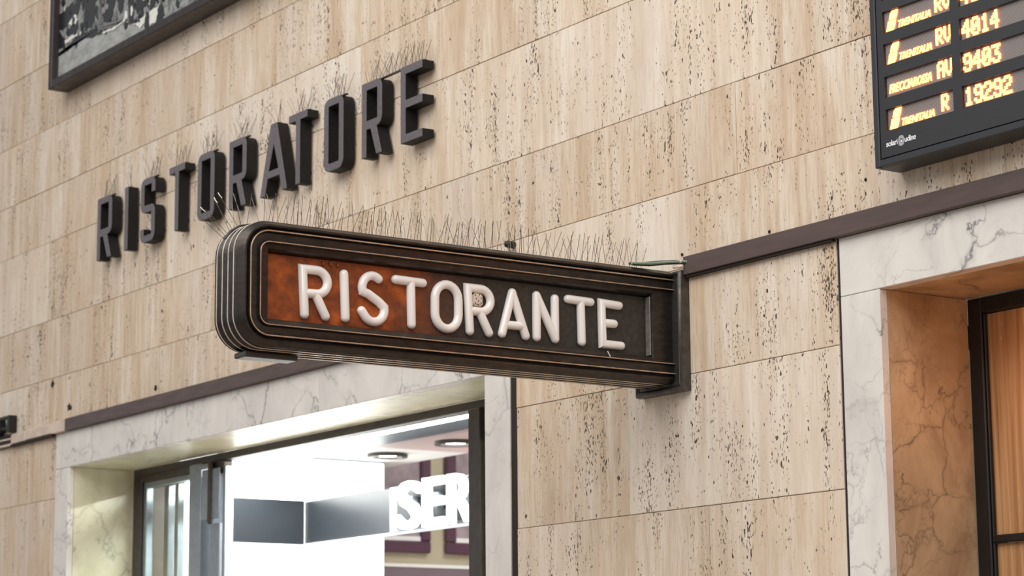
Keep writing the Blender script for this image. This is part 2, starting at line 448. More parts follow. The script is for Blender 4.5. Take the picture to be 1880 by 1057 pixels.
# drill holes and old anchors left in the stone
for x, z, r in ((-5.401, 3.362, 0.022), (-5.18, 3.214, 0.020), (-4.149, 3.192, 0.016), (0.909, 3.252, 0.006), (0.442, 3.167, 0.006), (-0.02, 3.167, 0.006), (-5.155, 3.208, 0.014)):
    m = MB(); n = 9; pts = []
    for ring, yy in ((1.0, -0.0015), (0.55, -0.005)):
        for k in range(n):
            rr = r * ring * (1 + 0.3 * math.sin(k * 2.7 + x * 9)); a = 2 * math.pi * k / n
            pts.append((x + rr * math.cos(a), yy, z + rr * math.sin(a)))
    m.add(pts, [list(range(n, 2 * n))] + [(k, (k + 1) % n, n + (k + 1) % n, n + k) for k in range(n)]).build('anchor_hole', 'grime_shade', wall)

# ------------------------------------------------------------------ marble door surrounds
def surround(name, label, o0, i0, i1, o1, splits, depth, gapmat, inner='marble_lit'):
    t = sempty(name, (o0, 0, 0), label)
    g = 0.0015
    for a, b in zip(splits, splits[1:]):
        MB().box(a + g, b - g, -0.002, 0.05, ZL, ZB, c=0.002).build('lintel_slab', 'marble', t)
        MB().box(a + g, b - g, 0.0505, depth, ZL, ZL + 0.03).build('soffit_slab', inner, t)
    for a, b in ((o0 + g, i0), (i1, o1 - g)):
        MB().box(a, b, -0.002, 0.03, 0, ZL - g, c=0.002).build('jamb_slab', 'marble', t)
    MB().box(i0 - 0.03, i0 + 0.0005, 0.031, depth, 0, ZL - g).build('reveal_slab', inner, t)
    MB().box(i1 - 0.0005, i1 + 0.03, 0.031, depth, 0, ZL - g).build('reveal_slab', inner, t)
    for a, b in gapmat: MB().box(a, b, 0.004, 0.03, 0, ZB).build('joint_filler', 'grime_shade', t)
    MB().box(i0 - 0.03, i0, 0.0305, 0.031, 0, ZL).build('joint_bed', 'mortar', t)
    return t
surround('trim_1', 'pale marble surround of the lit restaurant doorway', LO, LI, RI, RO - 0.042, [LO, -2.546, RO - 0.042], 0.37, [(RO - 0.042, RO)], 'marble_l')
surround('trim_2', 'white veined marble surround of the boarded doorway', SO + 0.012, SI, TI, TO, [SO + 0.012, 2.9, TO], 0.376, [(SO, SO + 0.012)])

# ------------------------------------------------------------------ door_1: glazed restaurant entrance
d1 = sempty('door_1', (-3.2, 0.4, 0), 'metal framed glass entrance of the restaurant with open door leaf')
YF = 0.37
def bar(parent, mat, x0, x1, z0, z1, y0=YF, y1=YF + 0.07, name='frame_bar', c=0.003): return MB().box(x0, x1, y0, y1, z0, z1, c=c).build(name, mat, parent)
bar(d1, 'darkalu', LI, RI, 2.86, ZL, name='head_frame')
bar(d1, 'darkalu', LI, -5.06, 0, 2.86, name='jamb_frame'); bar(d1, 'darkalu', RI - 0.08, RI, 0, 2.86, name='jamb_frame')
bar(d1, 'darkalu', -5.06, -4.468, 2.825, 2.86, name='transom'); bar(d1, 'darkalu', -1.82, RI - 0.08, 2.76, 2.86, name='transom')
bar(d1, 'alu', -4.468, -4.34, 0, 2.86, y0=YF - 0.02, name='mullion')
m2 = bar(d1, 'darkalu', -1.905, -1.82, 0, 2.86, y0=YF - 0.02, y1=YF + 0.09, name='mullion')
for x0, x1 in ((-5.06, -4.468), (-1.82, RI - 0.08)):
    s = MB(); y0, y1 = YF + 0.012, YF + 0.05
    zt = 2.825 if x0 < -4 else 2.76
    s.box(x0, x0 + 0.035, y0, y1, 0, zt, c=0.003); s.box(x1 - 0.012, x1, y0, y1, 0, zt, c=0.003); s.box(x0 + 0.035, x1 - 0.012, y0, y1, zt - 0.03, zt, c=0.003); s.box(x0 + 0.035, x1 - 0.012, y0, y1, 0.1, 0.2, c=0.003)
    p = s.build('side_light_frame', 'alu' if x0 < -4 else 'darkalu', d1)
    MB().box(x0 + 0.03, x1 - 0.010, YF + 0.028, YF + 0.036, 0.19, zt - 0.02).build('pane', 'glass', p)
# open leaf, folded inward about its hinge on the left mullion
hx, hy = -4.222, YF + 0.02
ang = math.radians(152)
ux, uy = math.cos(ang), math.sin(ang); nx, ny = uy, -ux
def lbox(m, s0, s1, t0, t1, z0, z1):
    vs = [(hx + ux * s + nx * t, hy + uy * s + ny * t, z) for z in (z0, z1) for t in (t0, t1) for s in (s0, s1)]
    m.add(vs, [(0, 2, 3, 1), (4, 5, 7, 6), (0, 1, 5, 4), (2, 6, 7, 3), (0, 4, 6, 2), (1, 3, 7, 5)])
m = MB(); lbox(m, 0.03, 0.10, -0.025, 0.025, 0.02, 2.80); lbox(m, 0.80, 0.88, -0.025, 0.025, 0.02, 2.80); lbox(m, 0.10, 0.80, -0.025, 0.025, 2.70, 2.80); lbox(m, 0.10, 0.80, -0.025, 0.025, 0.02, 0.22)
leaf = m.build('door_leaf', 'alu', d1)
m = MB(); lbox(m, 0.10, 0.80, -0.005, 0.005, 0.22, 2.70); m.build('pane', 'glass', leaf)
hg = MB().tube([(hx, hy - 0.045, 2.56), (hx, hy - 0.045, 2.845)], 0.016, 10).build('hinge', 'darkalu', d1, smooth=40)
MB().box(hx - 0.092, hx - 0.014, hy - 0.047, hy - 0.035, 2.57, 2.82, c=0.003).build('hinge_plate', 'alu', hg)
MB().box(hx + 0.014, hx + 0.092, hy - 0.047, hy - 0.035, 2.57, 2.82, c=0.003).build('hinge_plate', 'alu', hg)
MB().box(hx - 0.025, hx + 0.11, hy - 0.03, hy + 0.02, 2.79, 2.858, c=0.004).build('pivot_block', 'darkalu', d1)
MB().tube([(hx - 0.09, hy - 0.055, 2.835), (hx - 0.02, hy - 0.055, 2.835)], 0.014, 8).build('pivot_bolt', 'alu', d1, smooth=40)
bar(d1, 'alu', hx + 0.098, hx + 0.125, 0.02, 2.83, y0=hy - 0.03, y1=hy + 0.02, name='door_stop')
bar(d1, 'alu', hx - 0.05, hx + 0.05, 0.02, 2.55, y0=hy - 0.02, y1=hy + 0.02, name='inner_stile')

for x0, x1 in ((-5.26, -5.21), (-5.12, -5.095)):  # posts added for the grey bars in the left side glass
    bar(d1, 'alu', x0, x1, 0.02, 2.84, y0=0.60, y1=0.64, name='added_post')
bar(d1, 'darkalu', -5.51, -5.06, 2.84, 2.90, y0=0.59, y1=0.65, name='vestibule_rail')
# ------------------------------------------------------------------ restaurant interior
XW, ZC = -5.52, 3.07
def iwall(name, *a, mat='beige', label=None): return struct(MB().box(*a).build(name, mat), label)
iwall('wall_left', XW - 0.12, XW, 0.345, 2.14, 0, 4.2, mat='brown', label='short side wall just inside the restaurant')
iwall('wall_recess', -6.52, XW - 0.12, 2.02, 2.14, 0, 4.2)
wl = iwall('wall_dining', -6.64, -6.52, 2.02, 7.0, 0, 4.2, label='beige dining room wall with plum lower part')
iwall('wall_rear', -6.64, -0.6, 7.0, 7.12, 0, 4.2); iwall('wall_right', -0.72, -0.6, 0.345, 7.0, 0, 4.2)
ce = iwall('ceiling', -6.64, -0.6, 0.345, 2.25, ZC, ZC + 0.1, mat='ceil_w', label='low white ceiling inside the restaurant entrance')
iwall('ceiling_dining', -6.64, -0.6, 2.25, 7.12, 4.2, 4.3, mat='ceil_w'); iwall('wall_bulkhead', -6.64, -0.6, 2.25, 2.30, ZC, 4.2, mat='ceil_w')
MB().box(-4.78, -0.73, 1.60, 2.25, ZC - 0.012, ZC - 0.001).build('rose_panel', 'ceil_p', ce)
MB().box(-5.40, -0.73, 1.30, 1.585, ZC - 0.02, ZC - 0.001).build('steel_panel', 'ceil_g', ce)
iwall('trim_3', -6.52, -6.505, 2.14, 7.0, 2.535, 2.556, mat='ceil_w', label='thin dado rail on the dining room wall')
iwall('baseboard_dining', -6.52, -6.512, 2.14, 7.0, 0, 2.535, mat='plumw', label='plum painted lower wall')
iwall('floor_bounce', -6.5, -0.73, 0.36, 6.99, 0, 0.02, mat='ceil_w', label='unseen restaurant floor, made pale to bounce light upward')  # pale layer added to bounce light up to the soffit
ls = thing('linear_light', 'bright white strip light across the restaurant ceiling behind the door head', 'light', (-3.2, 1.2, ZC))
MB().box(-5.45, -1.0, 1.10, 1.285, ZC - 0.036, ZC - 0.001, c=0.004).build('housing', 'ceil_w', ls)
MB().box(-5.43, -1.02, 1.13, 1.26, ZC - 0.038, ZC - 0.0352).build('diffuser', 'strip_led', ls)
la = bpy.data.lights.new('linear_light_lamp', 'AREA'); la.shape = 'RECTANGLE'; la.size = 4.4; la.size_y = 0.12; la.energy = 250; la.color = (1.0, 0.99, 0.95)
lao = bpy.data.objects.new('linear_light_lamp', la); COL.objects.link(lao); lao.parent = ls; lao.location = (0, -0.005, -0.045)
dp = thing('added_ceiling_light', 'unseen ceiling light added to brighten the dining room wall', 'light', (-4.6, 3.6, 4.2))  # added out of view to brighten the dining wall
MB().box(-5.3, -3.9, 3.3, 3.9, 4.16, 4.199, c=0.004).build('housing', 'alu', dp)
MB().box(-5.28, -3.92, 3.32, 3.88, 4.155, 4.1595).build('diffuser', 'strip_led', dp)
lb = thing('backlit_panel', 'glowing white backlit wall panel inside the restaurant entrance', 'light panel', (XW, 1.5, 1.0))
MB().box(XW, XW + 0.012, 0.80, 2.14, 0.9, ZC).build('panel_frame', 'alu', lb)
MB().box(XW + 0.0125, XW + 0.02, 0.815, 2.13, 0.92, ZC - 0.012).build('diffuser', 'lightbox', lb)
bd = thing('dark_band', 'dark glossy band running across the white backlit panel', 'fascia', (XW + 0.02, 1.2, 2.565))
MB().box(XW + 0.021, XW + 0.05, 1.02, 1.585, 2.565, 2.815, c=0.003).build('band_board', 'fascia', bd)
be = thing('sign_fascia', 'dark overhead fascia carrying white SER letters inside restaurant', 'sign', (-3.4, 1.6, 2.566))
MB().box(XW + 0.021, -0.73, 1.60, 1.72, 2.572, 2.812, c=0.004).build('fascia_box', 'fascia', be)
MB().box(-4.545, -0.73, 1.585, 1.5995, 2.572, 2.812, c=0.003).build('front_panel', 'sheet', be)
MB().box(-4.45, -0.73, 1.570, 1.5845, 2.580, 2.806, c=0.003).build('glass_sheet', 'fascia', be)
MB().box(XW + 0.021, -0.73, 1.60, 1.64, 2.562, 2.571).build('light_strip', 'neon', be)
x = -4.345
for ch, w in (('S', 0.225), ('E', 0.205), ('R', 0.225)):
    vs, fs = text_geo(ch, 0.03, offset=0.018)
    MB().add(fit_facing(vs, x, x + w, 2.563, 2.818, 1.50), fs).build('letter', 'neon', be)
    MB().box(x + w * 0.35, x + w * 0.5, 1.5301, 1.5695, 2.66, 2.74).build('standoff', 'alu', be)
    x += w + 0.032
# downlights
for x, y, lab in ((-5.13, 1.93, 'recessed downlight nearest the white backlit panel'), (-4.33, 1.87, 'recessed downlight above the white SER letters')):
    d = thing('downlight', lab, 'light', (x, y, ZC), 'recessed ceiling downlights')
    m = MB(); n = 24; zt = ZC - 0.012 if x > -4.78 else ZC - 0.001; zz = zt - 0.02
    vs = [(x + r * math.cos(2 * math.pi * k / n), y + r * math.sin(2 * math.pi * k / n), z) for r, z in ((0.115, zt), (0.115, zz), (0.085, zz), (0.08, zt - 0.004)) for k in range(n)]
    m.add(vs, [(i * n + k, i * n + (k + 1) % n, (i + 1) * n + (k + 1) % n, (i + 1) * n + k) for i in range(3) for k in range(n)]).build('rim', 'darkalu', d, smooth=30)
    m = MB(); m.add([(x + 0.08 * math.cos(2 * math.pi * k / n), y + 0.08 * math.sin(2 * math.pi * k / n), zt - 0.006) for k in range(n)], [list(range(n))]).build('lens', 'strip_led', d)
# framed pictures on the dining wall
for y0, y1, lab in ((2.60, 3.085, 'plum framed picture on the dining wall beside the white panel'), (3.205, 3.72, 'plum framed picture on the dining wall behind SER letters')):
    p = thing('wall_picture', lab, 'picture', (-6.52, (y0 + y1) / 2, 2.625), 'plum framed pictures in the dining room')
    z0, z1, w = 2.625, 3.55, 0.075
    for a, b, c_, d_ in ((y0, y1, z0, z0 + w), (y0, y1, z1 - w, z1), (y0, y0 + w, z0 + w, z1 - w), (y1 - w, y1, z0 + w, z1 - w)):
        f = MB().box(-6.52, -6.475, a, b, c_, d_, c=0.01).build('frame_side', 'plum', p)
    MB().box(-6.519, -6.50, y0 + w, y1 - w, z0 + w, z1 - w).build('print', 'print', p)
    MB().box(-6.4995, -6.49, y0 + w, y1 - w, z0 + w, z0 + w + 0.03).build('mount_strip', 'ceil_w', p)

# ------------------------------------------------------------------ door_2: boarded doorway with black steel frame and an added unseen amber lamp
d2 = sempty('door_2', (2.9, 0.4, 0), 'black steel framed doorway closed with plywood boards')
YD = 0.376
bar(d2, 'black', SI, 1.012, 0, ZL, y0=YD, y1=YD + 0.08, name='jamb_frame', c=0.004)
bar(d2, 'black', TI - 0.06, TI, 0, ZL, y0=YD, y1=YD + 0.08, name='jamb_frame', c=0.004)
bar(d2, 'black', 1.012, TI - 0.06, 2.845, ZL, y0=YD, y1=YD + 0.08, name='head_frame', c=0.004)
bar(d2, 'black', 1.012, TI - 0.06, 2.117, 2.141, y0=YD + 0.006, y1=YD + 0.0235, name='glazing_bar', c=0.003)
bar(d2, 'black', 1.012, 1.019, 0, 2.845, y0=YD + 0.008, y1=YD + 0.0235, name='glazing_bead', c=0.003)
for k in range(4):
    a = 1.0125 + k * 0.947
    for z0, z1 in ((2.142, 2.843), (1.2, 2.116), (0.02, 1.198)):
        MB().box(a, a + 0.944, YD + 0.024, YD + 0.040, z0, z1, c=0.001).build('plywood_sheet', 'wood', d2)
ln = thing('added_lamp', 'unseen amber lamp added to light the boarded doorway', 'lamp', (1.50, 0.20, 2.50))  # added out of view for the orange light on the reveal
LX, LY = 1.46, 0.26
MB().tube([(LX, LY, 2.70), (LX, LY, ZL)], 0.006, 8, round_ends=False).build('stem', 'black', ln)
MB().box(LX - 0.055, LX + 0.055, LY - 0.055, LY + 0.055, 2.67, 2.70, c=0.01).build('cap', 'black', ln)
MB().box(LX - 0.04, LX + 0.04, LY - 0.04, LY + 0.04, 2.50, 2.67, c=0.015).build('glass_body', 'amber', ln)
MB().box(LX - 0.05, LX + 0.05, LY - 0.05, LY + 0.05, 2.485, 2.50, c=0.005).build('bottom_rim', 'black', ln)

# ------------------------------------------------------------------ cable ducts along the doors
dk = thing('cable_duct', 'brown metal cable duct above the restaurant doorway, bare at its left end', 'duct', (-3.0, 0, ZB))
MB().box(-5.17, -4.152, -0.028, -0.002, ZB, ZT, c=0.002).build('duct_cover', 'duct', dk)
MB().box(-4.149, -0.255, -0.028, -0.002, ZB, ZT, c=0.002).build('duct_cover', 'duct', dk)
MB().box(-5.335, -5.173, -0.028, -0.002, ZB, ZT - 0.002, c=0.002).build('bare_cover', 'duct_bare', dk)
MB().box(-5.70, -5.338, -0.024, -0.002, ZB + 0.003, ZT - 0.004, c=0.004).build('foil_wrap', 'duct_bare', dk)
MB().box(-5.90, -5.702, -0.024, -0.002, ZB, ZT - 0.006, c=0.004).build('foil_wrap', 'duct_bare', dk)
MB().box(-5.90, -5.34, -0.027, -0.002, ZB - 0.012, ZB - 0.001).build('dark_gap', 'grime_shade', dk)
dr = thing('cable_duct', 'brown metal cable duct running from projecting sign over boarded doorway', 'duct', (3.0, 0, ZB))
MB().box(0.016, 2.6, -0.028, -0.002, ZB, ZT, c=0.002).build('duct_cover', 'duct', dr)
MB().box(2.603, 6.5, -0.028, -0.002, ZB, ZT, c=0.002).build('duct_cover', 'duct', dr)
MB().box(0.02, SO, -0.020, -0.002, ZB - 0.008, ZB - 0.0005).build('shadow_strip', 'grime_shade', dr)  # shadow line below the duct, drawn as a dark strip
dl = thing('open_cable_tray', 'opened cable tray with loose dark cables and bent bracket at far left', 'cable tray', (-6.6, 0, ZB))
MB().box(-9.0, -5.905, -0.010, -0.002, ZB - 0.01, ZT, c=0.001).build('tray_back', 'cabled', dl)
for i, (z, mt) in enumerate(((3.135, 'cabled'), (3.118, 'duct_bare'), (3.101, 'cabled'), (3.088, 'foam'))):
    MB().tube([(-9.0 + k * 0.31, -0.020 - 0.003 * math.sin(k * 1.7 + i), z + 0.004 * math.sin(k * 2.1 + i)) for k in range(11)], 0.0075, 6).build('cable', mt, dl, smooth=60)
br = MB(); br.box(-5.90, -5.87, -0.05, -0.002, 3.15, 3.245, c=0.003); br.box(-6.02, -5.90, -0.05, -0.03, 3.225, 3.245, c=0.003); br.box(-6.03, -6.0, -0.05, -0.011, 3.16, 3.23, c=0.003)
br.box(-6.10, -6.04, -0.045, -0.011, 3.14, 3.205, c=0.004); br.box(-6.02, -5.90, -0.045, -0.03, 3.17, 3.185, c=0.003)
br.build('bent_bracket', 'black', dl)
MB().box(-9.0, -6.105, -0.03, -0.011, ZT - 0.005, ZT + 0.05, c=0.003).build('duct_cover', 'duct', dl)

# ------------------------------------------------------------------ RISTORATORE: eleven bronze letters on the wall
H0, H1 = 3.915, 4.238
ST = 0.037; SH = 0.034
def glyph(ch, x0, x1):
    w = x1 - x0; z0, z1 = H0, H1
    if ch == 'I': return [[(x0, z0), (x1, z0), (x1, z1), (x0, z1)]]
    if ch == 'T':
        c = (x0 + x1) / 2
        return [[(c - ST / 2, z0), (c + ST / 2, z0), (c + ST / 2, z1 - SH), (x1, z1 - SH), (x1, z1), (x0, z1), (x0, z1 - SH), (c - ST / 2, z1 - SH)]]
    if ch == 'O': return [rrect(x0, x1, z0, z1, 0.042), rrect(x0 + ST, x1 - ST, z0 + SH, z1 - SH, 0.006)[::-1]]
    if ch == 'E':
        zm = (z0 + z1) / 2
        return [[(x0, z0), (x1, z0), (x1, z0 + SH), (x0 + ST, z0 + SH), (x0 + ST, zm - SH / 2), (x1, zm - SH / 2), (x1, zm + SH / 2), (x0 + ST, zm + SH / 2), (x0 + ST, z1 - SH), (x1, z1 - SH), (x1, z1), (x0, z1)]]
    if ch == 'A':
        c = (x0 + x1) / 2; t = 0.028; s = 0.046
        def xl(z): return x0 + (c - t - x0) * (z - z0) / (z1 - z0)
        def xr(z): return x1 + (c + t - x1) * (z - z0) / (z1 - z0)
        zb, zc, zt = z0 + 0.075, z0 + 0.108, z0 + 0.225
        return [[(x0, z0), (x0 + s, z0), (xl(zb) + s, zb), (xr(zb) - s, zb), (x1 - s, z0), (x1, z0), (c + t, z1), (c - t, z1)],
                [(xl(zc) + s, zc), (c - 0.002, zt), (c + 0.002, zt), (xr(zc) - s, zc)]]
    if ch == 'R':
        zb = z0 + 0.118; leg = x0 + 0.072
        out = [(x0, z0), (x0 + ST, z0), (x0 + ST, zb), (leg, zb), (x1 - 0.045, z0), (x1 - 0.002, z0), (leg + 0.047, zb + 0.004)]
        bowl = rrect(x0, x1, zb + 0.004, z1, 0.04, (0, 1, 1, 0))
        out += bowl[1:]
        return [out, [(x0 + ST, zb + SH + 0.004), (x0 + ST, z1 - SH), (x1 - ST, z1 - SH), (x1 - ST, zb + SH + 0.004)]]
    if ch == 'S':
        r = 0.04; zm = (z0 + z1) / 2 + 0.006; q = SH / 2
        def arc(cx, cz, rx, rz, a0, a1, n=5): return [(cx + rx * math.cos(math.radians(a0 + (a1 - a0) * k / n)), cz + rz * math.sin(math.radians(a0 + (a1 - a0) * k / n))) for k in range(n + 1)]
        o = []
        o += [(x0, z0 + 0.07)] + arc(x0 + r, z0 + r, r, r, 180, 270) + arc(x1 - r, z0 + r, r, r, 270, 360) + arc(x1 - r, zm + q - r, r, r, 0, 90)
        o += [(x0 + ST, zm + q + 0.002), (x0 + ST, z1 - SH), (x1 - ST, z1 - SH), (x1 - ST, z1 - 0.078), (x1, z1 - 0.078)]
        o += arc(x1 - r, z1 - r, r, r, 0, 90) + arc(x0 + r, z1 - r, r, r, 90, 180) + arc(x0 + r, zm - q + r, r, r, 180, 270)
        o += [(x1 - ST, zm - q - 0.002), (x1 - ST, z0 + SH), (x0 + ST, z0 + SH), (x0 + ST, z0 + 0.07)]
        return [o]
LT = [('R', -4.733, -4.560, 'first letter R at the far left of RISTORATORE lettering'), ('I', -4.407, -4.368, 'slim upright letter I of RISTORATORE lettering'),
      ('S', -4.220, -4.062, 'curved letter S of RISTORATORE lettering'), ('T', -3.905, -3.741, 'first letter T of RISTORATORE, left of the O above the sign end'),
      ('O', -3.600, -3.430, 'first letter O of RISTORATORE lettering, just above the sign end'), ('R', -3.279, -3.112, 'middle letter R of RISTORATORE between an O and the A'),
      ('A', -2.975, -2.727, 'flat topped letter A of RISTORATORE lettering'), ('T', -2.712, -2.547, 'second letter T of RISTORATORE, right beside the A'),
      ('O', -2.398, -2.233, 'second letter O of RISTORATORE near the right end'), ('R', -2.078, -1.915, 'last letter R of RISTORATORE, next to the final E'),
      ('E', -1.766, -1.600, 'final letter E at the right end of RISTORATORE lettering')]
LY0, LY1 = -0.068, -0.010
for ch, x0, x1, lab in LT:
    t = thing('wall_letter', 'dark metal ' + lab, 'letter', ((x0 + x1) / 2, 0, H0), 'RISTORATORE wall letters')
    vs, fs = curve_shape(glyph(ch, x0, x1), LY1 - LY0 - 0.003, 0.0, 0)
    MB().add([(v[0], (LY0 + 0.003 + LY1) / 2 - v[2], v[1]) for v in vs], fs).build('letter_body', 'letter', t)
    vs, fs = curve_shape(glyph(ch, x0, x1), 0.003, 0.0012, 0)
    MB().add([(v[0], LY0 + 0.0015 - v[2], v[1]) for v in vs], fs).build('letter_face', 'letter_face', t)
    for zz in (H0 + 0.055, H1 - 0.05):
        px = x0 + ST / 2 if ch not in 'TA' else (x0 + x1) / 2
        if ch == 'A': px = (x0 + x1) / 2 if zz > 4.1 else (x0 + 0.045)
        if ch == 'S': px = (x0 + ST / 2) if zz > 4.1 else (x1 - ST / 2)
        MB().tube([(px, LY1 - 0.002, zz), (px, 0.003, zz)], 0.008, 8, round_ends=False).build('fixing_stud', 'grime_shade', t)

# ------------------------------------------------------------------ bird spikes (unit spike shared by every strip)
sm = MB(); n = 4
sm.add([(math.cos(2 * math.pi * k / n), math.sin(2 * math.pi * k / n), z) for z in (0, 1) for k in range(n)], [(k, (k + 1) % n, n + (k + 1) % n, n + k) for k in range(n)] + [list(range(n, 2 * n))])
SPIKE = bpy.data.meshes.new('spike'); SPIKE.from_pydata(sm.v, [], sm.f); SPIKE.materials.append(M['wire'])
def spike(parent, base, direction, length, r=0.0009):
    o = bpy.data.objects.new('spike', SPIKE); COL.objects.link(o); o.parent = parent
    d = Vector(direction).normalized()
    o.location = Vector(base) - BASE[parent.name]
    o.rotation_mode = 'QUATERNION'; o.rotation_quaternion = d.to_track_quat('Z', 'Y'); o.scale = (r, r, length)
    return o
rs = random.Random(11)
names = ['farthest left', 'second from left', 'third from left', 'fourth from left', 'fifth from left', 'sixth from left', 'over the A', 'over the second T', 'over the second O']
for i, (ch, x0, x1, lab) in enumerate(LT[:10]):
    xe = x1 if i < 9 else LT[10][2]
    ws = {0: 'the first R', 1: 'the I', 2: 'the S', 3: 'the first T', 4: 'the first O', 5: 'the middle R', 6: 'the A', 7: 'the second T', 8: 'the second O', 9: 'the last R and E'}[i]
    if ch == 'A': x0, xe = (x0 + x1) / 2 - 0.028, (x0 + x1) / 2 + 0.028
    st = thing('bird_spike_strip', 'thin wire bird spikes on top of ' + ws + ' of RISTORATORE', 'bird spikes', ((x0 + xe) / 2, -0.04, H1), 'bird spikes on the wall letters')
    MB().box(x0 + 0.006, xe - 0.006, -0.052, -0.038, H1 - 0.0004, H1 + 0.004).build('spike_base', 'strip', st)
    k = max(3, int((xe - x0) / 0.013))
    for j in range(k):
        x = x0 + 0.012 + (xe - x0 - 0.024) * j / max(1, k - 1)
        spike(st, (x, -0.045, H1 + 0.003), ((0.62 if j % 2 else -0.62) * rs.uniform(0.75, 1.1), rs.uniform(-0.25, 0.25), 1.0), rs.uniform(0.085, 0.125), 0.0011)

# ------------------------------------------------------------------ RISTORANTE: projecting sign
ZS, HH, YE, RC = 2.911, 0.197, -1.714, 0.10          # centre height, half height, outer end, corner radius
XC = -0.124
sg = thing('projecting_sign', 'long dark bronze projecting sign reading RISTORANTE in white tube letters', 'sign', (XC, -0.04, ZS))
def upath(d, y_in=-0.036, n=10):
    r = max(0.003, RC - d); h = HH - d; ye = YE + d
    pts = [(y_in, ZS + h), (-0.5, ZS + h), (-1.0, ZS + h)]
    for k in range(n + 1):
        a = math.radians(90 + 90 * k / n); pts.append((ye + r + r * math.cos(a), ZS + h - r + r * math.sin(a)))
    for k in range(n + 1):
        a = math.radians(180 + 90 * k / n); pts.append((ye + r + r * math.cos(a), ZS - h + r + r * math.sin(a)))
    return pts + [(-1.0, ZS - h), (-0.5, ZS - h), (y_in, ZS - h)]
def usweep(profile, name, mat, parent, smooth=35):
    ps = [upath(d) for d, x in profile]; L = len(ps[0]); vs = []
    for (d, x), pt in zip(profile, ps): vs += [(x, y, z) for y, z in pt]
    fs = [(i * L + k, i * L + k + 1, (i + 1) * L + k + 1, (i + 1) * L + k) for i in range(len(profile) - 1) for k in range(L - 1)]
    return MB().add(vs, fs).build(name, mat, parent, smooth=smooth)
XF = -0.026
side = []
fins = [-0.198, -0.188, -0.151, -0.114, -0.078, -0.050]
for i, fx in enumerate(fins):
    if i: 
        a, b = fins[i - 1] + 0.003, fx - 0.003
        for k in range(1, 6): s = k / 6; side.append((0.0105 * math.sin(math.pi * s) ** 0.6, a + (b - a) * s))
    side += [(0.001, fx - 0.003), (0.0, fx), (0.001, fx + 0.003)]
front = [(0.004, -0.044), (0.010, -0.034), (0.006 + 0.008, -0.0285), (0.019, -0.028), (0.024, -0.032), (0.027, -0.038)]
back = [(d, 2 * XC - x) for d, x in front]
usweep([(0.06, 2 * XC + 0.036), (0.04, 2 * XC + 0.036)] + back[::-1] + side + front + [(0.040, -0.038)], 'shell', 'bronze', sg)
for fx in fins[1:5]: usweep([(0.0012, fx - 0.0026), (-0.0008, fx - 0.0018), (-0.0008, fx + 0.0018), (0.0012, fx + 0.0026)], 'fin_edge', 'worn_highlight', sg)  # worn fin edges that also carry painted rib highlights
def bead(d0, d1, x0, xh, n=6):
    c = (d0 + d1) / 2; r = (d1 - d0) / 2
    return [(c - r * math.cos(math.pi * k / n), x0 + xh * math.sin(math.pi * k / n)) for k in range(n + 1)]
usweep(bead(0.028, 0.039, -0.0385, 0.012), 'outer_bead', 'bronze', sg)
usweep([(0.0318, -0.0268), (0.0328, -0.0259), (0.0348, -0.0259), (0.0358, -0.0268)], 'bead_highlight', 'crest', sg)  # bead highlight drawn as a thin pale strip
usweep([(0.038, -0.0375), (0.041, -0.0368), (0.060, -0.0368), (0.064, -0.0375)], 'flat_band', 'bronze', sg)
usweep(bead(0.063, 0.073, -0.0380, 0.011), 'inner_bead', 'bronze', sg)
usweep([(0.0662, -0.0274), (0.0670, -0.0265), (0.0688, -0.0265), (0.0696, -0.0274)], 'bead_highlight', 'crest', sg)  # highlight of the inner bead, drawn the same way
# face plate with the recess for the panel
ya, yb, za, zb = -1.640, -0.0365, ZS - 0.1255, ZS + 0.1255
ra, rb, qa, qb = -1.606, -0.125, 2.806, 3.012
m = MB()
o_ = [(-0.0400, ya, za), (-0.0400, yb, za), (-0.0400, yb, zb), (-0.0400, ya, zb)]
i_ = [(-0.0430, ra - 0.008, qa - 0.014), (-0.0400, rb + 0.006, qa - 0.014), (-0.0400, rb + 0.006, qb + 0.010), (-0.0430, ra - 0.008, qb + 0.010)]
j_ = [(-0.0505, ra - 0.003, qa - 0.004), (-0.0460, rb + 0.002, qa - 0.004), (-0.0480, rb + 0.002, qb + 0.005), (-0.0505, ra - 0.003, qb + 0.005)]
k_ = [(-0.0765, ra, qa), (-0.0765, rb, qa), (-0.0765, rb, qb), (-0.0765, ra, qb)]
vs = o_ + i_ + j_ + k_
m.add(vs, [(r * 4 + i, r * 4 + (i + 1) % 4, (r + 1) * 4 + (i + 1) % 4, (r + 1) * 4 + i) for r in range(3) for i in range(4)]).build('face_surround', 'bronze', sg)
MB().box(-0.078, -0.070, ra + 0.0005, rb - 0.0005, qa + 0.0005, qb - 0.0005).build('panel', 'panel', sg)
MB().box(2 * XC + 0.036, 2 * XC + 0.046, YE + 0.055, -0.037, ZS - HH + 0.055, ZS + HH - 0.055).build('back_cover', 'bronze', sg)
MB().box(-0.0697, -0.0445, rb - 0.0045, rb - 0.0008, qa + 0.001, qb - 0.001, c=0.0008).build('lit_lip_strip', 'lip', sg)  # lit right wall of the recess, drawn as a pale strip
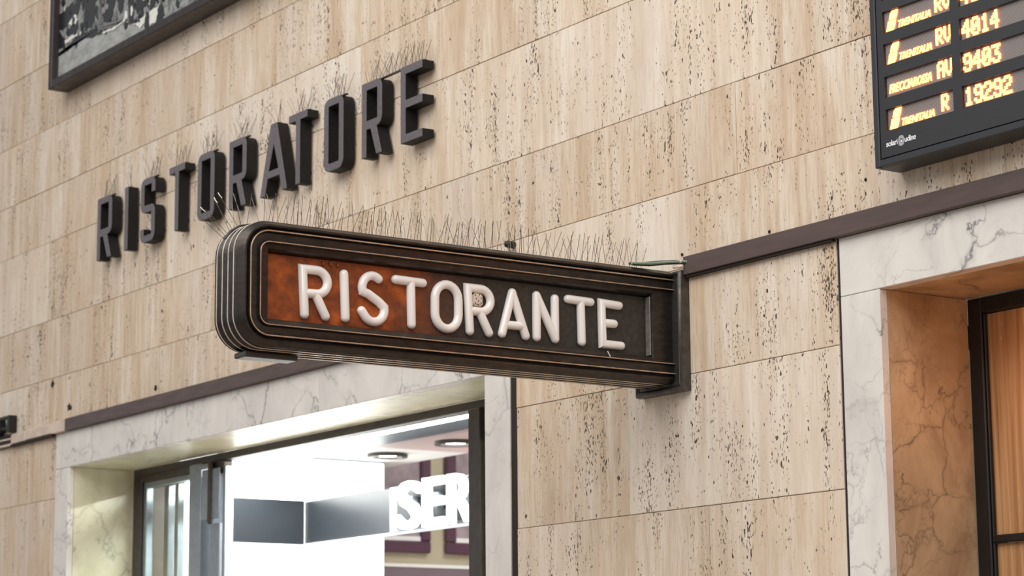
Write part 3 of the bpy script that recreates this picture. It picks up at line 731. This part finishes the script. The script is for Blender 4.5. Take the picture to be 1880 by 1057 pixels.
# white tube letters
RT = 0.0148; XL = -0.0625
def arc2(cy, cz, ry, rz, a0, a1, n=10): return [(cy + ry * math.cos(math.radians(a0 + (a1 - a0) * k / n)), cz + rz * math.sin(math.radians(a0 + (a1 - a0) * k / n))) for k in range(n + 1)]
T0, B0 = 2.9735, 2.8325
def gR(y): 
    r = (T0 - 2.898) / 2
    return [[(y + 0.008, B0 - 0.002), (y, T0), (y + 0.050, T0)] + arc2(y + 0.050, T0 - r, r * 1.05, r, 90, -90, 12)[1:] + [(y + 0.006, 2.898)], [(y + 0.046, 2.898), (y + 0.083, B0 - 0.002)]]
def gO(y):
    w = 0.045; p = arc2(y + w, T0 - 0.046, w, 0.048, 0, 180, 12) + arc2(y + w, B0 + 0.046, w, 0.048, 180, 360, 12)
    return [('closed', p)]
def gS(y):
    w = 0.040
    pts = [(y + 0.0775, 2.953)] + arc2(y + w - 0.002, T0 - 0.037, w - 0.003, 0.040, 52, 200, 12) + [(y + 0.022, 2.917), (y + 0.040, 2.907), (y + 0.060, 2.896)] + arc2(y + w + 0.003, B0 + 0.036, w, 0.040, 15, -150, 13)
    return [pts[1:] + [(y - 0.001, B0 + 0.028)]]
def gT(y, w): return [[(y, T0), (y + w, T0 - 0.002)], [(y + w / 2 + 0.006, T0 - 0.004), (y + w / 2 + 0.009, B0)]]
TL = [('R', gR(-1.481)), ('I', [[(-1.332, T0 - 0.002), (-1.326, B0)]]), ('S', gS(-1.266)), ('T', gT(-1.141, 0.102)), ('O', gO(-0.992)), ('R', gR(-0.866)),
      ('A', [[(-0.731, B0), (-0.690, T0), (-0.637, B0)], [(-0.717, 2.864), (-0.651, 2.864)]]), ('N', [[(-0.592, B0), (-0.592, T0)], [(-0.592, T0), (-0.517, B0)], [(-0.517, B0), (-0.517, T0 - 0.004)]]),
      ('T', gT(-0.463, 0.094)), ('E', [[(-0.249, T0 - 0.003), (-0.323, T0), (-0.320, B0), (-0.242, B0)], [(-0.316, 2.9055), (-0.271, 2.9055)]])]
for ch, strokes in TL:
    m = MB()
    for s in strokes:
        closed = s[0] == 'closed'
        pts = s[1] if closed else s
        if closed: pts = [p for i, p in enumerate(pts) if i == 0 or (Vector(p) - Vector(pts[i - 1])).length > 1e-5]
        if ch == 'A' and len(pts) == 3:                     # rounded apex
            m.tube([(XL, *pts[0]), (XL, *pts[1])], RT, 14); m.tube([(XL, *pts[1]), (XL, *pts[2])], RT, 14)
        else: m.tube([(XL, *p) for p in pts], RT, 14, closed=closed)
    m.build('tube_letter', 'milk', sg, smooth=50)
# foam plug with drilled holes in the counter of the second R
pl = MB().box(-0.0698, -0.052, -0.848, -0.808, 2.914, 2.958, c=0.008).build('foam_plug', 'foam', sg)
m = MB()
for y, z in ((-0.842, 2.950), (-0.825, 2.952), (-0.838, 2.938), (-0.819, 2.941), (-0.829, 2.931), (-0.842, 2.923), (-0.820, 2.925), (-0.831, 2.919)):
    m.tube([(-0.0525, y, z), (-0.0516, y, z)], 0.0022, 8, round_ends=False)
m.build('plug_hole', 'grime_shade', pl)
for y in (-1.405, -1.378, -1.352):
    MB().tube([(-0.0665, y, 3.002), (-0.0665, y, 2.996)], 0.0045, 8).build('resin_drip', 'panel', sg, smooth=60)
MB().tube([(-0.036, -0.318, 2.803), (-0.036, -0.308, 2.788)], 0.002, 6).build('paper_shred', 'feather', sg)
# gutter strip under the outer end
MB().box(-0.190, -0.120, -1.650, -1.46, ZS - HH - 0.022, ZS - HH - 0.004, c=0.004).build('gutter_strip', 'strip', sg)
MB().box(-0.17, -0.14, -1.60, -1.48, ZS - HH - 0.005, ZS - HH + 0.009).build('gutter_web', 'strip', sg)
# wall plate with half-round moulding
wp = MB().box(-0.232, 0.000, -0.036, -0.001, 2.706, 3.094, c=0.002).build('wall_plate', 'plate', sg)
def halfround(pts_c, rx):
    return
def mould(x0, x1, z0, z1):
    prof = [(0.000, -0.001), (0.0, -0.034), (0.003, -0.039), (0.008, -0.043), (0.014, -0.041), (0.018, -0.033), (0.019, -0.020), (0.018, -0.001)]
    vs = []
    for o, y in prof: vs += [(x0 - o, y, z0 - o), (x1 + o, y, z0 - o), (x1 + o, y, z1 + o), (x0 - o, y, z1 + o)]
    fs = [(i * 4 + k, i * 4 + (k + 1) % 4, (i + 1) * 4 + (k + 1) % 4, (i + 1) * 4 + k) for i in range(len(prof) - 1) for k in range(4)]
    return MB().add(vs, fs)
mould(-0.2325, -0.004, 2.7055, 3.086).build('plate_moulding', 'plate', wp, smooth=50)
MB().tube([(-0.0015, -0.037, 2.71), (-0.0015, -0.037, 3.08)], 0.0018, 6).build('edge_highlight', 'duct_bare', wp)  # highlight along the plate edge, drawn as a bright thin tube

# cables from the duct onto the sign top
cb = thing('cable_bundle', 'loose green and dark cables where sign top meets the wall duct', 'cable', (-0.05, -0.05, 3.115))
for i, (mt, dx, dz) in enumerate((('cable', 0.0, 0.0), ('cabled', -0.012, 0.006), ('cabled', 0.010, -0.004), ('cable', 0.018, 0.0))):
    MB().tube([(0.03 + dx, -0.014, 3.128 + dz), (0.008 + dx, -0.034, 3.132 + dz), (-0.03 + dx, -0.08, 3.131 + dz), (-0.05 + dx, -0.13, 3.124 + dz), (-0.06 + dx, -0.19, 3.1205 + dz * 0.6)], 0.005, 6).build('cable', mt, cb, smooth=60)
for z in (3.132, 3.115):
    MB().tube([(-0.002, -0.052, z), (0.020, -0.040, z)], 0.006, 8).build('cable_end', 'foam', cb, smooth=60)

# spikes along the sign top
ZT_S = ZS + HH
for si in range(5):
    y0 = -1.60 + si * 0.30; y1 = y0 + 0.292
    lab = ['row of wire bird spikes on sign top, outermost straight strip', 'row of wire bird spikes on sign top, above letters S and T', 'row of wire bird spikes on sign top, above letters O and R',
           'row of wire bird spikes on sign top, above letters A and N', 'row of wire bird spikes on sign top, nearest the wall'][si]
    st = thing('bird_spike_strip', lab, 'bird spikes', (XC, (y0 + y1) / 2, ZT_S), 'bird spikes along the projecting sign')
    MB().box(XC - 0.012, XC + 0.012, y0, y1, ZT_S + 0.0012, ZT_S + 0.005).build('spike_base', 'strip', st)
    k = 33
    for j in range(k):
        y = y0 + 0.006 + (y1 - y0 - 0.012) * j / (k - 1)
        fx = (-0.34, 0.06, 0.42)[j % 3] + rs.uniform(-0.08, 0.08)
        spike(st, (XC + (-0.009, 0, 0.009)[j % 3], y, ZT_S + 0.002), (fx, rs.uniform(-0.22, 0.22), 1.0), rs.uniform(0.088, 0.118) * (1 if rs.random() > 0.12 else 0.75), 0.0009)
st = thing('bird_spike_strip', 'splayed wire bird spikes with feather scraps on the rounded sign corner', 'bird spikes', (XC, -1.66, 3.08), 'bird spikes along the projecting sign')
m = MB()
cpts = [(YE + RC + (RC + 0.0065) * math.cos(math.radians(a)), ZT_S - RC + (RC + 0.0065) * math.sin(math.radians(a))) for a in (92, 112, 132, 150)]
m.tube([(XC - 0.03, y, z) for y, z in cpts], 0.004, 6).build('spike_base', 'strip', st)
for j, (a, sx_, sy_, L) in enumerate(((98, 0.1, 0.1, 0.10), (104, -0.35, -0.15, 0.115), (110, 0.25, -0.35, 0.10), (116, -0.2, -0.5, 0.12), (122, -0.5, 0.15, 0.10), (128, 0.1, -0.75, 0.105), (134, -0.3, -0.3, 0.12), (140, -0.15, -0.9, 0.10), (146, -0.4, -0.65, 0.12), (151, -0.2, -1.1, 0.115))):
    y = YE + RC + (RC + 0.008) * math.cos(math.radians(a)); z = ZT_S - RC + (RC + 0.008) * math.sin(math.radians(a))
    d = Vector((sx_, sy_, 0.9))
    o = spike(st, (XC - 0.03, y, z), d, L, 0.0009)
    if j in (3, 6, 8):
        tip = Vector((XC - 0.03, y, z)) + d.normalized() * o.scale.z
        MB().tube([tip, tip - d.normalized() * 0.009, tip - d.normalized() * 0.018 + Vector((0, 0.002, 0.001))], 0.0018, 5).build('feather_scrap', 'feather', st)
# loose plug hanging from the wall above the sign
wpz = thing('wall_plug', 'small dark wall plug with dangling wire above the projecting sign', 'plug', (-1.047, -0.01, 3.376))
MB().tube([(-1.047, 0.002, 3.376), (-1.047, -0.03, 3.376)], 0.014, 10).build('plug_body', 'black', wpz, smooth=50)
MB().tube([(-1.047, -0.026, 3.376), (-1.03, -0.034, 3.35), (-0.98, -0.028, 3.30), (-0.93, -0.02, 3.26)], 0.0022, 6).build('wire', 'cabled', wpz)

# ------------------------------------------------------------------ departure board
BX0, BX1, BZ0, BZ1, BY = 1.065, 2.75, 3.242, 4.45, -0.105
bo = thing('departure_board', 'black electronic train departure board with amber lettering', 'display board', (1.9, 0, BZ0))
w = 0.023
c = MB(); c.box(BX0, BX1, BY + 0.012, -0.002, BZ0, BZ1, c=0.002)
case = c.build('case', 'case', bo)
for a in ((BX0, BX0 + w, BZ0, BZ1), (BX1 - w, BX1, BZ0, BZ1), (BX0 + w, BX1 - w, BZ0, BZ0 + w), (BX0 + w, BX1 - w, BZ1 - w, BZ1)):
    MB().box(a[0], a[1], BY - 0.004, BY + 0.0115, a[2], a[3], c=0.003).build('bezel', 'case', bo)
# front sheet built as bars around the display windows, leaving a dark groove inside the bezel
RB = [3.351 + 0.1032 * k for k in range(11)]; RH = 0.067
cols = ((1.117, 1.405), (1.440, 1.700), (1.702, 2.68))
XA, XB = BX0 + w + 0.004, BX1 - w - 0.004
ZA, ZBt = BZ0 + w + 0.004, BZ1 - w - 0.004
s = MB(); y0, y1 = BY, BY + 0.0115
s.box(XA, XB, y0, y1, ZA, RB[0])
for k, zb_ in enumerate(RB):
    zt_ = min(zb_ + RH, ZBt)
    if zb_ >= ZBt: break
    s.box(XA, 1.117, y0, y1, zb_, zt_); s.box(1.405, 1.440, y0, y1, zb_, zt_); s.box(2.68, XB, y0, y1, zb_, zt_)
    nx_ = RB[k + 1] if k + 1 < len(RB) else ZBt
    if zt_ < ZBt: s.box(XA, XB, y0, y1, zt_, min(nx_, ZBt))
front_sheet = s.build('front_sheet', 'case_in', bo)
FONT5 = {'0': '01110 10001 10011 10101 11001 10001 01110', '1': '00100 01100 00100 00100 00100 00100 01110', '2': '01110 10001 00001 00110 01000 10000 11111',
         '3': '11111 00010 00100 00110 00001 10001 01110', '4': '00010 00110 01010 10010 11111 00010 00010', '9': '01110 10001 10001 01111 00001 10001 01110',
         'R': '11110 10001 10001 11110 10100 10010 10001', 'V': '10001 10001 10001 10001 10001 01010 00100', 'A': '01110 10001 10001 11111 10001 10001 10001', '6': '01110 10000 10000 11110 10001 10001 01110'}
def matrix_text(parent, s, x0, cw, z0, h, y):
    for ch in s:
        m = MB(); rows_ = FONT5[ch].split(); pz = h / 7; px = cw * 0.82 / 5
        for r, row in enumerate(rows_):
            for cc, v in enumerate(row):
                if v == '1': m.box(x0 + (cc - 0.18) * px, x0 + (cc + 1.18) * px, y - 0.0035, y - 0.0005, z0 + (6 - r) * pz - 0.0005, z0 + (7 - r) * pz + 0.0005)
        m.build('led_character', 'led', parent, fix=False)
        x0 += cw
YS = BY + 0.009
recs = [('R', '19292', True), ('AV', '9403', False), ('RV', '4014', True), ('RV', '4069', True)]
for k, zb_ in enumerate(RB):
    if zb_ + RH > ZBt: break
    for ci, (xa, xb) in enumerate(cols):
        sc_ = MB().box(xa + 0.001, xb - 0.001, YS, YS + 0.0025, zb_, zb_ + RH).build('screen', 'screen', bo)
        if k >= len(recs): continue
        cat, num, treni = recs[k]
        if ci == 0:
            matrix_text(sc_, cat, 1.338 if len(cat) > 1 else 1.350, 0.0335, zb_ + 0.012, 0.050, YS)
            if treni:
                for piece in ([(1.141, zb_ + 0.037), (1.170, zb_ + 0.037), (1.176, zb_ + 0.050), (1.179, zb_ + 0.064), (1.155, zb_ + 0.064), (1.146, zb_ + 0.056)], [(1.128, zb_ + 0.003), (1.142, zb_ + 0.003), (1.151, zb_ + 0.034), (1.137, zb_ + 0.034)], [(1.145, zb_ + 0.003), (1.158, zb_ + 0.003), (1.164, zb_ + 0.012), (1.170, zb_ + 0.034), (1.154, zb_ + 0.034)]):
                    vs, fs = curve_shape([piece], 0.003)
                    MB().add([(v[0], YS - 0.002 - v[2], v[1]) for v in vs], fs).build('logo_stroke', 'led', sc_)
                vs, fs = text_geo('TRENITALIA', 0.003, 0.3, 1.0, 0.012)
                MB().add(fit_facing(vs, 1.180, 1.318, zb_ + 0.005, zb_ + 0.027, YS - 0.0035), fs).build('led_lettering', 'led', sc_)
            else:
                vs, fs = text_geo('FRECCIAROSSA', 0.003, 0.3, 1.0, 0.02)
                MB().add(fit_facing(vs, 1.130, 1.312, zb_ + 0.012, zb_ + 0.040, YS - 0.0035), fs).build('led_lettering', 'led', sc_)
        if ci == 1: matrix_text(sc_, num, 1.446, 0.0385, zb_ + 0.006, 0.054, YS)
for s_, a, b, mt in (('solari', 1.116, 1.165, 'logo'), ('udine', 1.196, 1.244, 'logo')):
    vs, fs = text_geo(s_, 0.0008, 0, 0.9, 0.01)
    zt_ = 3.318 if s_ == 'udine' else 3.318
    MB().add(fit_facing(vs, a, b, 3.300, zt_, BY - 0.001), fs).build('maker_mark', mt, front_sheet)
vs, fs = curve_shape([rrect(1.169, 1.193, 3.292, 3.324, 0.009), rrect(1.176, 1.186, 3.301, 3.315, 0.003)[::-1]], 0.0008)
MB().add([(v[0], BY - 0.0006 - v[2], v[1]) for v in vs], fs).build('maker_emblem', 'logo_grey', front_sheet)
vs, fs = curve_shape([[(1.177, 3.303), (1.185, 3.303), (1.181, 3.313)]], 0.0008)
MB().add([(v[0], BY - 0.0006 - v[2], v[1]) for v in vs], fs).build('maker_emblem', 'logo', front_sheet)

# ------------------------------------------------------------------ framed photograph
PX0, PX1, PZ0, PZ1 = -5.303, -2.2, 4.945, 6.6
pf = thing('framed_photograph', 'large black and white town photograph in a deep dark metal frame', 'picture', (-3.75, 0, PZ0))
fw = 0.045
for a in ((PX0, PX0 + fw, PZ0, PZ1), (PX1 - fw, PX1, PZ0, PZ1), (PX0 + fw, PX1 - fw, PZ0, PZ0 + fw), (PX0 + fw, PX1 - fw, PZ1 - fw, PZ1)):
    MB().box(a[0], a[1], -0.119, -0.003, a[2], a[3], c=0.004).build('frame_side', 'frame', pf)
SHAPES = [
    ('mid', [(-4.996, 5.158), (-4.794, 5.19), (-4.687, 5.168), (-4.464, 5.135), (-4.45, 5.114), (-4.685, 5.133)]),
    ('dark', [(-5.279, 5.113), (-5.26, 5.145), (-4.997, 5.176), (-4.793, 5.166), (-4.685, 5.13), (-4.71, 5.116), (-4.981, 5.148), (-5.176, 5.154)]),
    ('dark', [(-4.945, 5.222), (-4.923, 5.323), (-4.858, 5.365), (-4.79, 5.347), (-4.795, 5.207), (-4.834, 5.182), (-4.902, 5.196)]),
    ('dark', [(-4.687, 5.174), (-4.696, 5.223), (-4.625, 5.234), (-4.615, 5.301), (-4.536, 5.28), (-4.582, 5.171), (-4.634, 5.158)]),
    ('dark', [(-4.372, 5.08), (-4.387, 5.24), (-4.316, 5.222), (-4.323, 5.104), (-4.272, 5.074)]),
    ('lite', [(-4.297, 5.069), (-4.173, 5.083), (-4.184, 5.052), (-4.245, 5.025)]),
    ('lite', [(-4.137, 5.085), (-4.022, 5.094), (-4.055, 5.025), (-4.121, 5.014)]),
    ('dark', [(-4.189, 5.025), (-4.174, 5.094), (-4.143, 5.092), (-4.134, 5.028), (-4.151, 5.007)]),
    ('dark', [(-4.048, 5.009), (-4.033, 5.086), (-3.992, 5.097), (-3.959, 5.033), (-3.988, 5.008)]),
    ('dark', [(-5.256, 5.365), (-5.107, 5.388), (-5.011, 5.405), (-4.969, 5.394), (-5.005, 5.308), (-5.155, 5.269), (-5.254, 5.27)]),
    ('dark', [(-4.3, 5.144), (-4.291, 5.215), (-4.153, 5.179), (-4.175, 5.128), (-4.274, 5.126)]),
    ('dark', [(-4.137, 5.102), (-4.128, 5.161), (-4.054, 5.153), (-4.076, 5.103)]),
    ('lite', [(-5.142, 5.278), (-5.046, 5.313), (-5.01, 5.274), (-5.029, 5.252), (-5.114, 5.273)]),
    ('dark', [(-5.16, 5.24), (-5.071, 5.266), (-5.001, 5.239), (-5.026, 5.207), (-5.138, 5.214)]),
    ('lite', [(-5.177, 5.176), (-5.172, 5.198), (-5.012, 5.197), (-5.004, 5.18), (-5.156, 5.176)]),
    ('dark', [(-5.256, 5.168), (-5.256, 5.265), (-5.239, 5.26), (-5.178, 5.185), (-5.191, 5.164)]),
    ('dark', [(-4.507, 5.214), (-4.484, 5.266), (-4.432, 5.252), (-4.447, 5.182), (-4.485, 5.163)]),
    ('grey', [(-3.958, 5.011), (-3.885, 5.097), (-3.559, 5.011), (-3.94, 4.995)]),
    ('lite', [(-4.444, 5.112), (-4.415, 5.173), (-4.389, 5.155), (-4.392, 5.096)]),
    ('lite', [(-4.697, 5.119), (-4.579, 5.112), (-4.457, 5.119), (-4.444, 5.109), (-4.565, 5.1)])]
PM = ['pic_road', 'pic_mid', 'pic_dark', 'pic_lite', 'pic_grey']; idx = {'mid': 1, 'dark': 2, 'lite': 3, 'grey': 4}
m = MB(); m.box(PX0 + fw, PX1 - fw, -0.080, -0.070, PZ0 + fw, PZ1 - fw, mi=0)
m.add([(-5.258, -0.0802, 5.18), (-4.45, -0.0802, 5.13), (-3.9, -0.0802, 5.06), (-3.3, -0.0802, 5.05), (-2.245, -0.0802, 5.3), (-2.245, -0.0802, 6.0), (-5.258, -0.0802, 6.0)], [list(range(7))], 4)
rp = random.Random(5)
def ragged(pts, amp, n=5):
    out = []
    for (xa, za_), (xb, zb_) in zip(pts, pts[1:] + pts[:1]):
        for q in range(n): out.append((xa + (xb - xa) * q / n + (rp.uniform(-amp, amp) if q else 0), za_ + (zb_ - za_) * q / n + (rp.uniform(-amp, amp) if q else 0)))
    return out
specks = []
for q in range(230):                                   # roofs, walls and leaves of the town in the print
    x = rp.uniform(-5.24, -3.6); lo = 5.17 - (x + 5.25) * 0.10; z = lo + rp.random() ** 1.3 * 0.45
    r = rp.uniform(0.010, 0.034); kd = rp.choice(['dark', 'dark', 'dark', 'lite', 'mid'])
    specks.append((kd, [(x + r * rp.uniform(0.5, 1.2) * math.cos(t), z + r * rp.uniform(0.6, 1.7) * math.sin(t)) for t in (0.2, 1.2, 2.1, 3.2, 4.3, 5.4)]))
for k, (kd, pts) in enumerate(specks[:150] + SHAPES + specks[150:]):
    pts = ragged(pts, 0.007) if len(pts) < 12 else pts
    pts = [(max(x, -5.257), max(z, 4.991)) for x, z in pts]
    m.add([(x, -0.0804 - 0.00002 * k, z) for x, z in pts], [list(range(len(pts)))], idx[kd])
m.build('print', PM, pf, fix=False)
